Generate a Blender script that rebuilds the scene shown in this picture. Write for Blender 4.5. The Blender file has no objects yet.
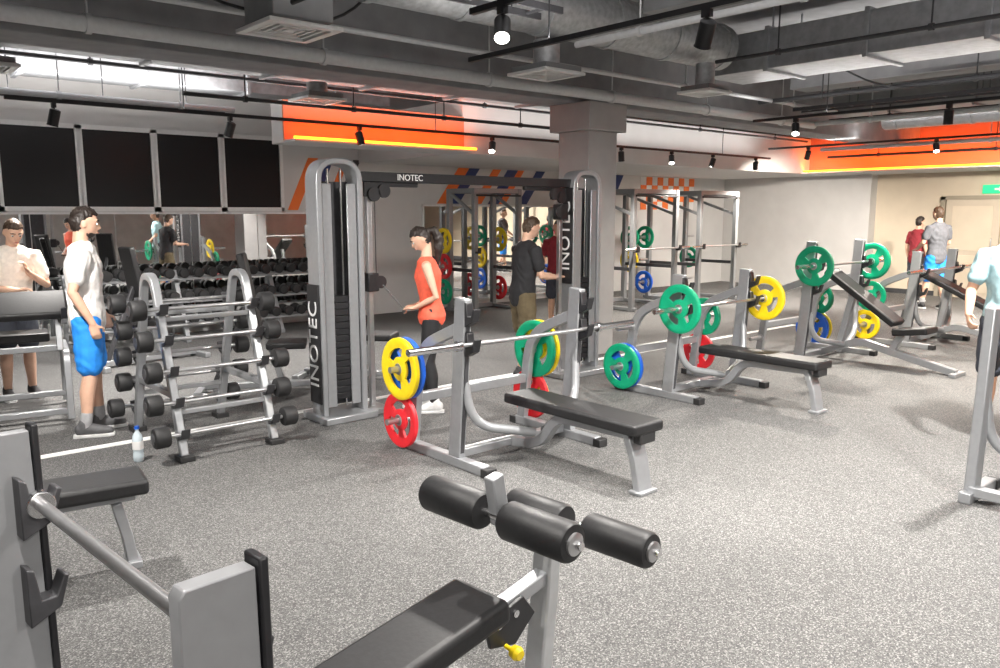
import bpy, bmesh, math, random
from mathutils import Vector as V, Matrix as M, noise
random.seed(4)
S=bpy.context.scene; COL=S.collection
R=math.radians; PI=math.pi
CH=1.75
A=math.atan(122/800); CA,SA=math.cos(A),math.sin(A); YAW=R(-40.87)
def P(px,py,z=0.0):
    x=px-500; up=334-py; y=800*CA+up*SA; zz=-800*SA+up*CA
    t=(z-CH)/zz; X,Y=x*t,y*t
    c,s=math.cos(YAW),math.sin(YAW)
    return V((c*X-s*Y,s*X+c*Y,z))
# ---------------------------------------------------------------- materials
def mat(name,col,rough=.5,metal=0,emit=0,var=.12,scale=25,alpha=None,trans=0,bump=0,ecol=None):
    m=bpy.data.materials.new(name); m.use_nodes=True
    nt=m.node_tree; b=nt.nodes['Principled BSDF']
    b.inputs['Roughness'].default_value=rough; b.inputs['Metallic'].default_value=metal
    tc=nt.nodes.new('ShaderNodeTexCoord'); nz=nt.nodes.new('ShaderNodeTexNoise'); nz.inputs['Scale'].default_value=scale; nz.inputs['Detail'].default_value=4
    nt.links.new(tc.outputs['Object'],nz.inputs['Vector'])
    cr=nt.nodes.new('ShaderNodeValToRGB')
    e=cr.color_ramp.elements
    e[0].position=.3; e[1].position=.7
    e[0].color=(*[c*(1-var) for c in col],1); e[1].color=(*[min(1,c*(1+var)) for c in col],1)
    nt.links.new(nz.outputs['Fac'],cr.inputs['Fac']); nt.links.new(cr.outputs['Color'],b.inputs['Base Color'])
    if bump:
        bp=nt.nodes.new('ShaderNodeBump'); bp.inputs['Strength'].default_value=bump; bp.inputs['Distance'].default_value=.01
        nt.links.new(nz.outputs['Fac'],bp.inputs['Height']); nt.links.new(bp.outputs['Normal'],b.inputs['Normal'])
    if emit:
        b.inputs['Emission Color'].default_value=(*(ecol or col),1); b.inputs['Emission Strength'].default_value=emit
    if trans:
        b.inputs['Transmission Weight'].default_value=trans; b.inputs['IOR'].default_value=1.3
    return m
def floor_mat():
    m=bpy.data.materials.new('speckled_rubber'); m.use_nodes=True; nt=m.node_tree; b=nt.nodes['Principled BSDF']
    tc=nt.nodes.new('ShaderNodeTexCoord')
    vo=nt.nodes.new('ShaderNodeTexVoronoi'); vo.inputs['Scale'].default_value=190
    nt.links.new(tc.outputs['Object'],vo.inputs['Vector'])
    sp=nt.nodes.new('ShaderNodeSeparateColor'); nt.links.new(vo.outputs['Color'],sp.inputs['Color'])
    cr=nt.nodes.new('ShaderNodeValToRGB'); cr.color_ramp.interpolation='CONSTANT'
    e=cr.color_ramp.elements; e[0].position=0; e[0].color=(.065,.065,.065,1); e[1].position=.32; e[1].color=(.105,.104,.102,1)
    x=e.new(.62); x.color=(.155,.153,.15,1); x=e.new(.86); x.color=(.27,.266,.259,1)
    nt.links.new(sp.outputs['Red'],cr.inputs['Fac'])
    nz=nt.nodes.new('ShaderNodeTexNoise'); nz.inputs['Scale'].default_value=1.2; nz.inputs['Detail'].default_value=5
    nt.links.new(tc.outputs['Object'],nz.inputs['Vector'])
    mx=nt.nodes.new('ShaderNodeMix'); mx.data_type='RGBA'; mx.blend_type='MULTIPLY'; mx.inputs['Factor'].default_value=.2
    nt.links.new(cr.outputs['Color'],mx.inputs['A']); nt.links.new(nz.outputs['Fac'],mx.inputs['B'])
    nt.links.new(mx.outputs['Result'],b.inputs['Base Color']); b.inputs['Roughness'].default_value=.7; b.inputs['Specular IOR Level'].default_value=.35
    return m
SILVER=mat('silver_paint',(.35,.36,.375),.36,.5,var=.04)
SILVER2=mat('darker_silver_paint',(.28,.29,.30),.4,.4,var=.04)  # silver in a darker tone for the racks at the back
LSILVER=mat('light_silver',(.46,.47,.48),.36,.4,var=.04)
PLATEG=mat('mid_grey_paint',(.25,.255,.265),.45,.2,var=.04)
PIPEW=mat('pale_pipe_paint',(.55,.56,.57),.45,.1,var=.05)
DGREY=mat('dark_grey_metal',(.06,.06,.065),.45,.3)
BLACK=mat('black_paint',(.016,.016,.018),.4)
PAD=mat('black_vinyl',(.012,.012,.013),.5,var=.2,scale=60,bump=.05)
RUBBER=mat('black_rubber',(.018,.018,.019),.6,bump=.08)
CHROME=mat('chrome',(.75,.75,.76),.18,1,var=.03)
STEEL=mat('brushed_steel',(.55,.55,.56),.32,.9,var=.06)
YEL=mat('yellow_rubber',(.85,.62,.01),.38,var=.05); BLU=mat('blue_rubber',(.015,.12,.62),.38,var=.05)
RED=mat('red_rubber',(.70,.02,.03),.38,var=.05); GRN=mat('green_rubber',(.0,.30,.15),.38,var=.05)
WALLW=mat('white_wall_paint',(.62,.61,.60),.8,var=.03,scale=3)
WALLN=mat('plain_wall_paint',(.60,.58,.56),.8,var=.1,scale=3)
WALLG=mat('grey_wall_paint',(.54,.53,.52),.8,var=.04,scale=3)
BEIGE=mat('beige_wall',(.58,.50,.39),.75,var=.04,scale=3)
BEIGE2=mat('beige_door',(.50,.43,.34),.6,var=.04,scale=3); BEIGE3=mat('beige_door_frame',(.30,.26,.20),.6,var=.04,scale=3)
CEIL=mat('ceiling_concrete',(.36,.36,.37),.85,var=.15,scale=4)
BEAM=mat('beam_concrete',(.28,.28,.29),.8,var=.12,scale=5)
COLM=mat('column_paint',(.36,.35,.345),.7,var=.05,scale=5)
DUCT=mat('galvanised_duct',(.42,.43,.45),.42,.6,var=.15,scale=12)
DUCTG=mat('grey_duct',(.26,.265,.27),.6,.2,var=.1,scale=6)
FOIL=mat('foil_duct',(.45,.46,.47),.45,.5,var=.2,scale=18,bump=.3)
WHITE=mat('white_plastic',(.75,.75,.74),.4,var=.03)
GLASSB=mat('dark_window_glass',(.005,.005,.006),.3,var=.05)
MIRR=mat('mirror_glass',(.90,.91,.91),.015,1,var=.01)
GLOW_TINT=mat('cove_glow_tint',(.44,.20,.12),.8,var=.04,scale=4)  # orange LED glow mixed into the base colour of the cove wall
ORANGE=mat('orange_paint',(.90,.20,.04),.6,var=.04,scale=4)
LED=mat('led_orange',(1,.17,.008),.5,emit=8,var=.02)
LENS=mat('lamp_lens',(1,.95,.85),.4,emit=18,var=.01)
NAVY=mat('navy_stripe',(.03,.05,.16),.6); WHITEL=mat('white_line',(.85,.85,.84),.6,var=.04)
LETTER=mat('white_lettering',(.75,.75,.75),.5,var=.02)
GREENS=mat('green_sign',(.02,.5,.2),.5,emit=.8)
# ---------------------------------------------------------------- mesh builder
def fillet(pts,r,n=6):
    pts=[V(p) for p in pts]; out=[pts[0]]
    for i in range(1,len(pts)-1):
        p0,p1,p2=pts[i-1],pts[i],pts[i+1]
        d1=p0-p1; d2=p2-p1
        rr=min(r,d1.length*.48,d2.length*.48)
        a=p1+d1.normalized()*rr; b=p1+d2.normalized()*rr
        for k in range(n+1):
            t=k/n; out.append(a*(1-t)**2+p1*2*t*(1-t)+b*t*t)
    out.append(pts[-1]); return out
class MB:
    def __init__(s): s.v=[]; s.f=[]
    def add(s,vs,fs):
        b=len(s.v); s.v+=[V(p) for p in vs]; s.f+=[tuple(i+b for i in f) for f in fs]; return s
    def box(s,c,d,rot=None):
        c=V(c); x,y,z=d[0]/2,d[1]/2,d[2]/2
        vs=[V((a*x,b*y,e*z)) for e in(-1,1) for b in(-1,1) for a in(-1,1)]
        if rot is not None: vs=[rot@p for p in vs]
        return s.add([c+p for p in vs],[(0,2,3,1),(4,5,7,6),(0,1,5,4),(2,6,7,3),(0,4,6,2),(1,3,7,5)])
    def sweep(s,pts,w,h,side):
        pts=[V(p) for p in pts]; side=V(side).normalized(); vs=[]; n=len(pts)
        for i,p in enumerate(pts):
            ti=(p-pts[i-1]).normalized() if i>0 else None
            to=(pts[i+1]-p).normalized() if i<n-1 else None
            ti=ti or to; to=to or ti
            t=(ti+to).normalized(); nr=t.cross(side).normalized(); k=1/max(.5,t.dot(ti))
            for a,b in((-1,-1),(1,-1),(1,1),(-1,1)): vs.append(p+side*(a*w/2)+nr*(b*h/2*k))
        fs=[(0,1,2,3),tuple(4*(n-1)+q for q in(3,2,1,0))]
        for i in range(n-1):
            for q in range(4):
                a=4*i+q; b=4*i+(q+1)%4; fs.append((a,b,b+4,a+4))
        return s.add(vs,fs)
    def bar(s,p,q,w,h,side=(1,0,0)): return s.sweep([p,q],w,h,side)
    def chain(s,pts,rad,side=(1,0,0),n=14,cap=True):
        pts=[V(p) for p in pts]; side=V(side); N=len(pts); rings=[]
        rad=[(r,r) if isinstance(r,(int,float)) else r for r in rad]
        for i,p in enumerate(pts):
            t=V((0,0,0))
            if i>0: t+=(p-pts[i-1]).normalized()
            if i<N-1: t+=(pts[i+1]-p).normalized()
            t.normalize()
            a=side-t*side.dot(t)
            if a.length<.05:
                a=V((0,1,0))-t*t.y
                if a.length<.05: a=V((0,0,1))-t*t.z
            a.normalize(); b=t.cross(a); rings.append((p,a,b,rad[i],t))
        if cap:
            p,a,b,r,t=rings[0]; m=min(r)
            pre=[(p-t*m*o,a,b,(r[0]*k,r[1]*k),t) for o,k in((.97,.25),(.8,.6),(.45,.89))]
            p,a,b,r,t=rings[-1]; m=min(r)
            post=[(p+t*m*o,a,b,(r[0]*k,r[1]*k),t) for o,k in((.45,.89),(.8,.6),(.97,.25))]
            rings=pre+rings+post
        vs=[]
        for p,a,b,r,t in rings:
            for k in range(n):
                an=2*PI*k/n; vs.append(p+a*(r[0]*math.cos(an))+b*(r[1]*math.sin(an)))
        L=len(rings); fs=[tuple(range(n))[::-1],tuple((L-1)*n+k for k in range(n))]
        for i in range(L-1):
            for k in range(n):
                k2=(k+1)%n; fs.append((i*n+k,i*n+k2,(i+1)*n+k2,(i+1)*n+k))
        return s.add(vs,fs)
    def tube(s,pts,r,n=12): return s.chain(pts,[r]*len(pts),side=(.3,.9,.2),n=n,cap=False)
    def cyl(s,p,q,r,r2=None,n=24): return s.chain([p,q],[r,r if r2 is None else r2],side=(.31,.9,.2),n=n,cap=False)
    def lathe(s,prof,c,axis=(0,0,1),n=28):
        c=V(c); ax=V(axis).normalized(); a=ax.orthogonal().normalized(); b=ax.cross(a); vs=[]
        for r,z in prof:
            for k in range(n):
                an=2*PI*k/n; vs.append(c+ax*z+a*(r*math.cos(an))+b*(r*math.sin(an)))
        L=len(prof); fs=[tuple(range(n))[::-1],tuple((L-1)*n+k for k in range(n))]
        for i in range(L-1):
            for k in range(n):
                k2=(k+1)%n; fs.append((i*n+k,i*n+k2,(i+1)*n+k2,(i+1)*n+k))
        return s.add(vs,fs)
    def prism(s,poly,d):
        n=len(poly); d=V(d); vs=[V(p) for p in poly]; vs+=[p+d for p in vs]
        fs=[tuple(range(n))[::-1],tuple(range(n,2*n))]+[(i,(i+1)%n,n+(i+1)%n,n+i) for i in range(n)]
        return s.add(vs,fs)
    def ell(s,c,r,rot=None,nu=16,nv=10,fn=None):
        vs=[];fs=[];c=V(c)
        for j in range(nv+1):
            th=PI*j/nv
            for k in range(nu):
                ph=2*PI*k/nu
                p=V((math.sin(th)*math.cos(ph),math.sin(th)*math.sin(ph),math.cos(th)))
                if fn: p=fn(p)
                p=V((p.x*r[0],p.y*r[1],p.z*r[2]))
                if rot is not None: p=rot@p
                vs.append(c+p)
        for j in range(nv):
            for k in range(nu):
                k2=(k+1)%nu; fs.append((j*nu+k,(j+1)*nu+k,(j+1)*nu+k2,j*nu+k2))
        return s.add(vs,fs)
    def mesh(s,name):
        me=bpy.data.meshes.new(name); me.from_pydata([tuple(p) for p in s.v],[],s.f)
        bm=bmesh.new(); bm.from_mesh(me); bmesh.ops.remove_doubles(bm,verts=bm.verts,dist=1e-6)
        bmesh.ops.recalc_face_normals(bm,faces=bm.faces); bm.to_mesh(me); bm.free(); return me
    def build(s,name,m,parent=None,bevel=0,seg=2,label=None,smooth=True):
        me=s.mesh(name); me.materials.append(m)
        if smooth:
            me.shade_smooth(); me.set_sharp_from_angle(angle=R(38))
        o=bpy.data.objects.new(name,me); COL.objects.link(o)
        if parent: o.parent=parent
        if bevel:
            b=o.modifiers.new('bevel','BEVEL'); b.width=bevel; b.segments=seg; b.limit_method='ANGLE'; b.angle_limit=R(50)
        if label: o['label']=label
        return o
def thing(name,label,cat,loc=(0,0,0),rot=0,group=None):
    o=bpy.data.objects.new(name,None); o.empty_display_size=.1; COL.objects.link(o)
    o.location=loc; o.rotation_euler=(0,0,rot); o['label']=label; o['category']=cat
    if group: o['group']=group
    return o
def tag(o,label,cat,group=None,loc=None):
    o['label']=label; o['category']=cat
    if group: o['group']=group
    if loc is not None: o.location=loc
    return o
def st(name,mb,m,bevel=0,parent=None):
    o=mb.build(name,m,parent,bevel)
    if not parent: o['kind']='structure'
    return o
def copy_tree(o,parent=None):
    c=o.copy(); COL.objects.link(c)
    if parent: c.parent=parent
    for ch in list(o.children): copy_tree(ch,c)
    return c
def text(body,size,m,parent,X,Z,loc,name='lettering'):
    cu=bpy.data.curves.new('t','FONT'); cu.body=body; cu.size=size; cu.extrude=.002; cu.align_x='CENTER'; cu.align_y='CENTER'
    to=bpy.data.objects.new('t',cu); COL.objects.link(to); bpy.context.view_layer.update()
    me=bpy.data.meshes.new_from_object(to.evaluated_get(bpy.context.evaluated_depsgraph_get()))
    bpy.data.objects.remove(to)
    X=V(X);Z=V(Z);Y=Z.cross(X); mt=M((X,Y,Z)).transposed().to_4x4(); mt.translation=V(loc); me.transform(mt)
    me.materials.clear(); me.materials.append(m)
    o=bpy.data.objects.new(name,me); COL.objects.link(o); o.parent=parent; return o
# ---------------------------------------------------------------- room
U0,U1,V0,V1,HC=-6,18,-5,11.8,4.0
o=st('floor',MB().box(((U0+U1)/2,(V0+V1)/2,-.05),(U1-U0+.6,V1-V0+.6,.1)),floor_mat())
st('ceiling',MB().box(((U0+U1)/2,(V0+V1)/2,HC+.1),(U1-U0+.6,V1-V0+.6,.2)),CEIL)
st('wall_back',MB().box(((U0+U1)/2,V1+.1,HC/2),(U1-U0+.6,.2,HC)),WALLW)
st('wall_right',MB().box((U1+.1,(V0+V1)/2,HC/2),(.2,V1-V0,HC)),BEIGE)
st('wall_right_pier',MB().box((U1-.15,(8.1+V1)/2,HC/2),(.3,V1-8.1,HC)),WALLG)
st('wall_front',MB().box(((U0+U1)/2,V0-.1,HC/2),(U1-U0+.6,.2,HC)),WALLN)
st('wall_left',MB().box((U0-.1,(V0+V1)/2,HC/2),(.2,V1-V0,HC)),WALLN)
st('baseboard_right',MB().box((U1-.01,1.5,.05),(.02,13,.1)),DGREY)
st('trim_1',MB().box((6.0,6.37,.004),(11.2,.075,.008)),WHITEL)
# column
cu_,cv_=7.33,6.84
c=MB().box((cu_,cv_,1.35),(.5,.5,2.7)); c.box((cu_,cv_,2.86),(.66,.66,.32)); st('column',c,COLM,.01)
st('beam_1',MB().box((6,7.0,3.51),(24,.5,.98)),BEAM,.01)
st('beam_2',MB().box((10.6,.5,3.7),(.45,10.9,.6)),BEAM,.01)
st('beam_3',MB().box((1.2,3.3,3.75),(.4,6.8,.5)),BEAM,.01)
# soffits with LED coves (ledge, recessed cove wall, light strip on the ledge)
st('trim_2',MB().box(((7.1+U1)/2,10.4,2.93),(U1-7.1,2.8,.74)),WALLW,.005)
st('trim_8',MB().box((5.75,9.15,2.81),(2.7,.3,.50)),WALLG,.005)
st('trim_3',MB().box((17.35,2.0,2.93),(1.3,14,.74)),WALLG,.005)
st('trim_4',MB().box((5.75,8.985,2.81),(2.7,.03,.49)),GLOW_TINT)
st('trim_5',MB().box((16.685,2.0,3.0),(.03,14,.86)),GLOW_TINT)
st('trim_6',MB().box((5.75,8.85,2.575),(2.7,.3,.03)),WALLG)
st('trim_7',MB().box((16.52,2.0,2.575),(.36,14,.03)),WALLG)
def led(label,c,d,en,tilt):
    o=tag(MB().box((0,0,0),d).build('led_strip',LED),label,'light strip',None,c)
    l=bpy.data.lights.new('cove','AREA'); l.shape='RECTANGLE'; l.size=max(d); l.size_y=.03; l.energy=en; l.color=(1,.13,.012)
    lo=bpy.data.objects.new('cove_lamp',l); COL.objects.link(lo); lo.parent=o; lo.location=(0,0,.035)
    X=V((1,0,0)) if d[0]>d[1] else V((0,1,0)); Z=-V(tilt).normalized(); Y=Z.cross(X).normalized()
    lo.rotation_euler=M((X,Y,Z)).transposed().to_euler()
led('glowing orange light strip along the soffit left of the column',(5.75,8.71,2.605),(2.7,.035,.03),20,(0,.45,1))
led('long glowing orange light strip along the soffit at the far right',(16.35,2.0,2.605),(.035,13.9,.035),170,(.45,0,1))
# windows over the mirrors
for i in range(5):
    x0=.95+.955*i; x1=x0+.955
    w=MB()
    for xx in(x0+.02,x1-.02): w.box((xx,V1-.02,2.32),(.05,.06,1.12))
    for zz in(1.79,2.86): w.box(((x0+x1)/2,V1-.02,zz),(.955,.06,.06))
    f=st('window_%d'%(i+1),w,WHITE); p=MB().box(((x0+x1)/2,V1-.012,2.32),(.9,.02,1.06)).build('pane',GLASSB,f)
# mirrors
def mirror(label,x0,x1,z0,z1,n):
    t=thing('wall_mirror',label,'mirror',((x0+x1)/2,V1,0))
    w=(x1-x0)/n
    for k in range(n):
        MB().box((-(x1-x0)/2+w*(k+.5),-.012,(z0+z1)/2),(w-.012,.02,z1-z0)).build('mirror_panel',MIRR,t)
    fr=MB()
    for zz in(z0-.015,z1+.015): fr.box((0,-.018,zz),(x1-x0+.06,.034,.03))
    for xx in(-(x1-x0)/2-.015,(x1-x0)/2+.015): fr.box((xx,-.018,(z0+z1)/2),(.03,.034,z1-z0+.06))
    fr.build('frame',WHITE,t)
mirror('long wall mirror in panels below the dark windows',1.2,6.3,.12,1.72,5)
mirror('wall mirror behind the cable machine, left of the grey column',8.4,11.8,.12,1.85,4)
# wall graphics
def graphic(label,x0,x1,z0,z1,cols,ws,sl=.42):
    t=thing('wall_stripe_graphic',label,'wall graphic',((x0+x1)/2,V1,0)); a=-(x1-x0)/2; k=(x1-x0)/sum(ws)
    for c_,w in zip(cols,ws):
        w*=k
        if c_: MB().prism([(a,-.012,z0),(a+w,-.012,z0),(a+w+sl,-.012,z1),(a+sl,-.012,z1)],(0,.01,0)).build('stripe',c_,t)
        a+=w
graphic('slanted orange and dark wall stripes right of the windows',5.80,6.75,1.78,2.6,[ORANGE,None,NAVY,None,ORANGE,None,DGREY],[1.6,1.2,1.4,1.6,1,.8,1.2],.38)
graphic('slanted orange and navy wall stripes above the mirror by the column',8.7,10.9,1.90,2.55,[ORANGE,NAVY,None,ORANGE,None,NAVY,ORANGE,None,NAVY],[1.5,1.5,2,1.2,1,1.6,1,2,1.4],.5)
t=thing('wall_checker_graphic','orange and white checkered wall graphic beyond the column above the racks','wall graphic',(15.4,V1,0))
MB().box((0,-.004,2.17),(2.0,.006,.74)).build('white_panel',WHITE,t)
for k in range(10):
    for j in range(4):
        if (k+j)%2==0: MB().box((-.9+.2*k,-.012,1.895+.183*j),(.2,.01,.183)).build('square',ORANGE,t)
graphic('slanted navy and orange wall stripes just right of the column',12.3,13.4,1.85,2.55,[NAVY,None,ORANGE,NAVY],[1.2,1.0,1.2,1.2],.4)
# doors on right wall
for i,(y0,y1) in enumerate([(4.55,5.6),(5.6,6.65)]):
    d=st('door_%d'%(i+1),MB().box((U1-.03,(y0+y1)/2,1.0),(.06,y1-y0-.03,2.0)),BEIGE2,.01)
    yh=y0+(.92 if i==0 else .13)
    MB().tube([(U1-.07,yh,1.0),(U1-.11,yh,1.02),(U1-.11,yh,1.2),(U1-.07,yh,1.22)],.012).build('door_handle',STEEL,d)
    for zz,hh in((.5,.75),(1.42,.9)): MB().box((U1-.062,(y0+y1)/2,zz),(.012,y1-y0-.3,hh)).build('door_panel',BEIGE,d,.004)
b=MB().box((U1-.04,6.69,1.03),(.08,.08,2.06)).box((U1-.04,4.51,1.03),(.08,.08,2.06)).box((U1-.04,5.6,2.04),(.08,2.26,.08)); st('trim_9',b,BEIGE3)
t=thing('exit_sign','small green exit sign high on the beige wall','sign',(U1,5.78,2.2))
MB().box((-.03,0,0),(.06,.4,.17)).build('sign_box',GREENS,t,.01)
MB().prism([(-.062,-.02,-.02),(-.062,-.02,.02),(-.062,-.1,.02),(-.062,-.1,.05),(-.062,-.16,0),(-.062,-.1,-.05),(-.062,-.1,-.02)],(-.004,0,0)).build('arrow',LETTER,t)
# ---------------------------------------------------------------- ceiling services
def duct(label,mb,m,name='air_duct',bev=.006): return tag(mb.build(name,m,None,bev),label,'duct')
HT=3.995
d=MB().cyl((1.5,5.5,3.58),(8.05,5.5,3.58),.24,n=32)
for k in range(8): d.cyl((1.6+.9*k,5.5,3.58),(1.66+.9*k,5.5,3.58),.252,n=32)
for k in range(4): d.bar((2+1.6*k,5.5,3.8),(2+1.6*k,5.5,HT),.03,.01)
duct('round foil-wrapped air duct running along the ceiling above the cable machine',d,FOIL,bev=0)
d=MB().box((8.6,1.9,3.52),(.8,7.8,.42))
for k in range(7): d.box((8.6,-1.6+1.1*k,3.52),(.86,.05,.48))
for k in range(4): d.bar((8.3,-1+2*k,3.7),(8.3,-1+2*k,HT),.02,.02); d.bar((8.9,-1+2*k,3.7),(8.9,-1+2*k,HT),.02,.02)
duct('rectangular galvanised duct crossing the ceiling at upper right',d,DUCT)
d=MB().box((12.9,2.2,3.45),(.9,8.4,.4))
for k in range(7): d.box((12.9,-1.4+1.15*k,3.45),(.96,.05,.46))
for k in range(4): d.bar((12.9,-1+2.2*k,3.6),(12.9,-1+2.2*k,HT),.03,.03)
duct('second rectangular duct farther back at upper right',d,DUCTG)
d=MB().box((3.6,7.9,3.40),(9.5,.6,.5))
for k in range(8): d.box((-1+1.2*k,7.9,3.40),(.05,.66,.56))
for k in range(4): d.bar((0+2.2*k,7.9,3.6),(0+2.2*k,7.9,HT),.03,.03)
duct('dark grey rectangular duct above the dark windows',d,DUCTG)
d=MB().cyl((14.8,6.6,3.4),(14.8,-2,3.4),.2,n=28)
for k in range(7): d.cyl((14.8,6.4-1.2*k,3.4),(14.8,6.35-1.2*k,3.4),.212,n=28)
for k in range(4): d.bar((14.8,6-2.2*k,3.55),(14.8,6-2.2*k,HT),.03,.02)
duct('round grey duct in the far right ceiling corner',d,DUCT,bev=0)
d=MB().box((6.2,1.6,3.66),(.5,6.6,.26))
for k in range(6): d.box((6.2,-1.2+1.05*k,3.66),(.55,.04,.31))
for k in range(4): d.bar((6.2,-1+1.8*k,3.7),(6.2,-1+1.8*k,HT),.02,.02)
duct('flat grey duct crossing the top of the ceiling right of centre',d,DUCTG)
d=MB().box((2.8,10.6,3.45),(8,.5,.3))
for k in range(6): d.box((-.6+1.3*k,10.6,3.45),(.05,.56,.36))
for k in range(4): d.bar((0+1.8*k,10.6,3.55),(0+1.8*k,10.6,HT),.03,.03)
duct('grey duct close to the wall high above the dark windows',d,DUCT)
def pipe(label,p,q,r,m,hang=5):
    b=MB().cyl(p,q,r,n=18); p=V(p);q=V(q)
    for k in range(hang):
        c=p.lerp(q,(k+.5)/hang); b.cyl(c,(c.x,c.y,HC),.008,n=8); b.cyl(c-(q-p).normalized()*.02,c+(q-p).normalized()*.02,r+.012,n=16)
    tag(b.build('ceiling_pipe',m),label,'pipe')
pipe('thick pale pipe running across the upper left ceiling to the column',(-3,6.45,3.08),(12,6.45,3.08),.06,PIPEW,8)
pipe('thin grey sprinkler pipe beside the thick pale pipe',(-3,6.1,3.25),(12,6.1,3.25),.025,PIPEW,6)
pipe('grey sprinkler pipe crossing above the centre bench',(5.3,-2,3.2),(5.3,5.1,3.2),.028,PIPEW,5)
pipe('slim black conduit crossing the ceiling right of centre',(7.4,-2,3.3),(7.4,5.1,3.3),.02,DGREY,5)
pipe('grey pipe crossing in front of the far duct',(11.6,-2,3.05),(11.6,6.2,3.05),.035,PIPEW,5)
pipe('slim black conduit along the back soffit',(1,8.45,3.15),(15.5,8.45,3.15),.02,DGREY,6)
pipe('silver pipe close to the far right soffit',(15.8,-2,3.0),(15.8,8.3,3.0),.04,LSILVER,5)
pipe('thin black conduit crossing just left of the round foil duct',(2.6,-1,3.12),(2.6,5.1,3.12),.018,BLACK,4)
pipe('thin dark conduit under the far rectangular duct',(12.2,-1,3.15),(12.2,6.3,3.15),.02,BLACK,4)
pipe('dark cable conduit between the two rectangular ducts',(10.2,-1,3.25),(10.2,6.3,3.25),.03,DGREY,4)
pipe('thin grey pipe just in front of the dark duct by the windows',(-1,7.45,3.3),(12,7.45,3.3),.03,SILVER,6)
pipe('grey pipe hanging nearest the dark windows on the left',(-1,9.9,3.0),(4.2,9.9,3.0),.035,SILVER,4)
pipe('thin black conduit along the front of the orange left soffit',(3.0,8.3,2.92),(9.5,8.3,2.92),.022,BLACK,5)
pipe('thin grey pipe beneath the far right cove',(16.1,-2,2.86),(16.1,8.3,2.86),.025,DGREY,5)
def tray(label,p,q,w=.24):
    p=V(p);q=V(q); d=(q-p).normalized(); s=V((-d.y,d.x,0)); b=MB()
    for a in(-1,1): b.bar(p+s*a*w/2,q+s*a*w/2,.02,.05,side=s)
    n=int((q-p).length/.3)
    for k in range(n): c=p.lerp(q,(k+.5)/n); b.bar(c-s*w/2,c+s*w/2,.03,.015,side=d)
    for k in range(5):
        c=p.lerp(q,(k+.5)/5)
        for a in(-1,1): b.cyl(c+s*a*w/2,(c+s*a*w/2).xy.to_3d()+V((0,0,HT)),.006,n=8)
    tag(b.build('cable_tray',DGREY),label,'cable tray')
tray('long dark cable tray running across the left ceiling above the barbell rack',(1.5,4.6,3.25),(4.5,4.6,3.25))
tray('dark cable tray crossing the ceiling between the right-hand ducts',(11.05,-2,3.2),(11.05,6.2,3.2))
def cable(label,pts):
    tag(MB().tube(fillet(pts,.4,6),.012,8).build('hanging_cable',BLACK),label,'cable')
cable('black cable drooping between the ducts at the top centre',[(4.75,5.2,3.98),(4.8,4.2,3.3),(4.9,3.0,3.25),(5.0,2.0,3.99)])
cable('black cable drooping under the ceiling at upper right',[(9.9,5.8,3.98),(10.0,4.5,3.2),(10.0,2.5,3.2),(9.9,.5,3.99)])
cable('black cable drooping near the left windows and pale pipe',[(1.6,6.0,3.99),(2.2,5.9,3.25),(3.4,5.95,3.2),(4.2,6.0,3.99)])
def diffuser(label,x,y,z,top,s=.6,box=False):
    t=thing('air_diffuser',label,'air vent',(x,y,z))
    fr=MB()
    for a in(-1,1): fr.box((a*(s/2-.03),0,0),(.06,s,.03)); fr.box((0,a*(s/2-.03),0),(s-.12,.06,.03))
    fr.build('frame',WHITE,t,.006)
    n=MB()
    for q in(.33,.23,.13):
        q*=s
        for a in(-1,1):
            n.box((a*q,0,.004),(.02,2*q+.02,.018)); n.box((0,a*q,.004),(2*q-.02,.02,.018))
    n.box((0,0,.004),(.08,.08,.018)); n.build('louvre',WHITE,t)
    if box: MB().box((0,0,(top-z)/2+.02),(s-.1,s-.1,top-z-.04)).build('plenum_box',DUCTG,t,.01)
    else:
        MB().box((0,0,.04),(s-.06,s-.06,.05)).build('backing',DUCTG,t)
        MB().cyl((0,0,.06),(0,0,top-z-.02),s*.24,n=20).build('neck',FOIL,t)
diffuser('square white air vent under the grey box at upper left',2.77,5.5,3.03,3.34,.56,True)
diffuser('square white air vent above the cable machine beam',5.40,5.58,3.02,3.34,.52)
diffuser('square white air vent right of the column high up',7.5,5.3,3.02,3.34,.42)
diffuser('square white air vent near the orange soffit on the left',4.3,7.95,2.93,3.13,.46)
diffuser('square white air vent at the left edge of the ceiling',1.25,7.9,2.93,3.13,.46)
def rail(label,p,q,up=4.5):
    p=V(p);q=V(q); b=MB().bar(p,q,.035,.035,side=(0,0,1))
    for k in range(4):
        c=p.lerp(q,(k+.5)/4); b.cyl(c,(c.x,c.y,HC),.006,n=8)
    o=tag(b.build('track_rail',BLACK),label,'light track')
    l=bpy.data.lights.new('ceiling_fill','AREA'); l.shape='RECTANGLE'; l.size=(q-p).length; l.size_y=.03; l.energy=up*(q-p).length; l.color=(1,.97,.94)  # fill lamp added on top of the rail to brighten the ceiling
    lo=bpy.data.objects.new('added_ceiling_fill',l); COL.objects.link(lo); lo.parent=o
    lo.location=p.lerp(q,.5)+V((0,0,.03)); lo.rotation_euler=(PI,0,math.atan2((q-p).y,(q-p).x))
ZR=2.93
rail('black light track crossing the top centre of the ceiling',(4.1,-2,ZR),(4.1,5.1,ZR),7)
rail('black light track carrying the brightest spotlight at top centre',(3.15,-2,ZR),(3.15,3.9,ZR),6)
rail('black light track along the ceiling right of the column',(9.6,-2,ZR),(9.6,6.0,ZR))
rail('black light track in front of the far orange soffit',(14.0,-2,ZR),(14.0,8.4,ZR),3)
rail('black light track along the soffit by the dark windows',(1.5,8.6,2.78),(14.4,8.6,2.78),4)
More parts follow.
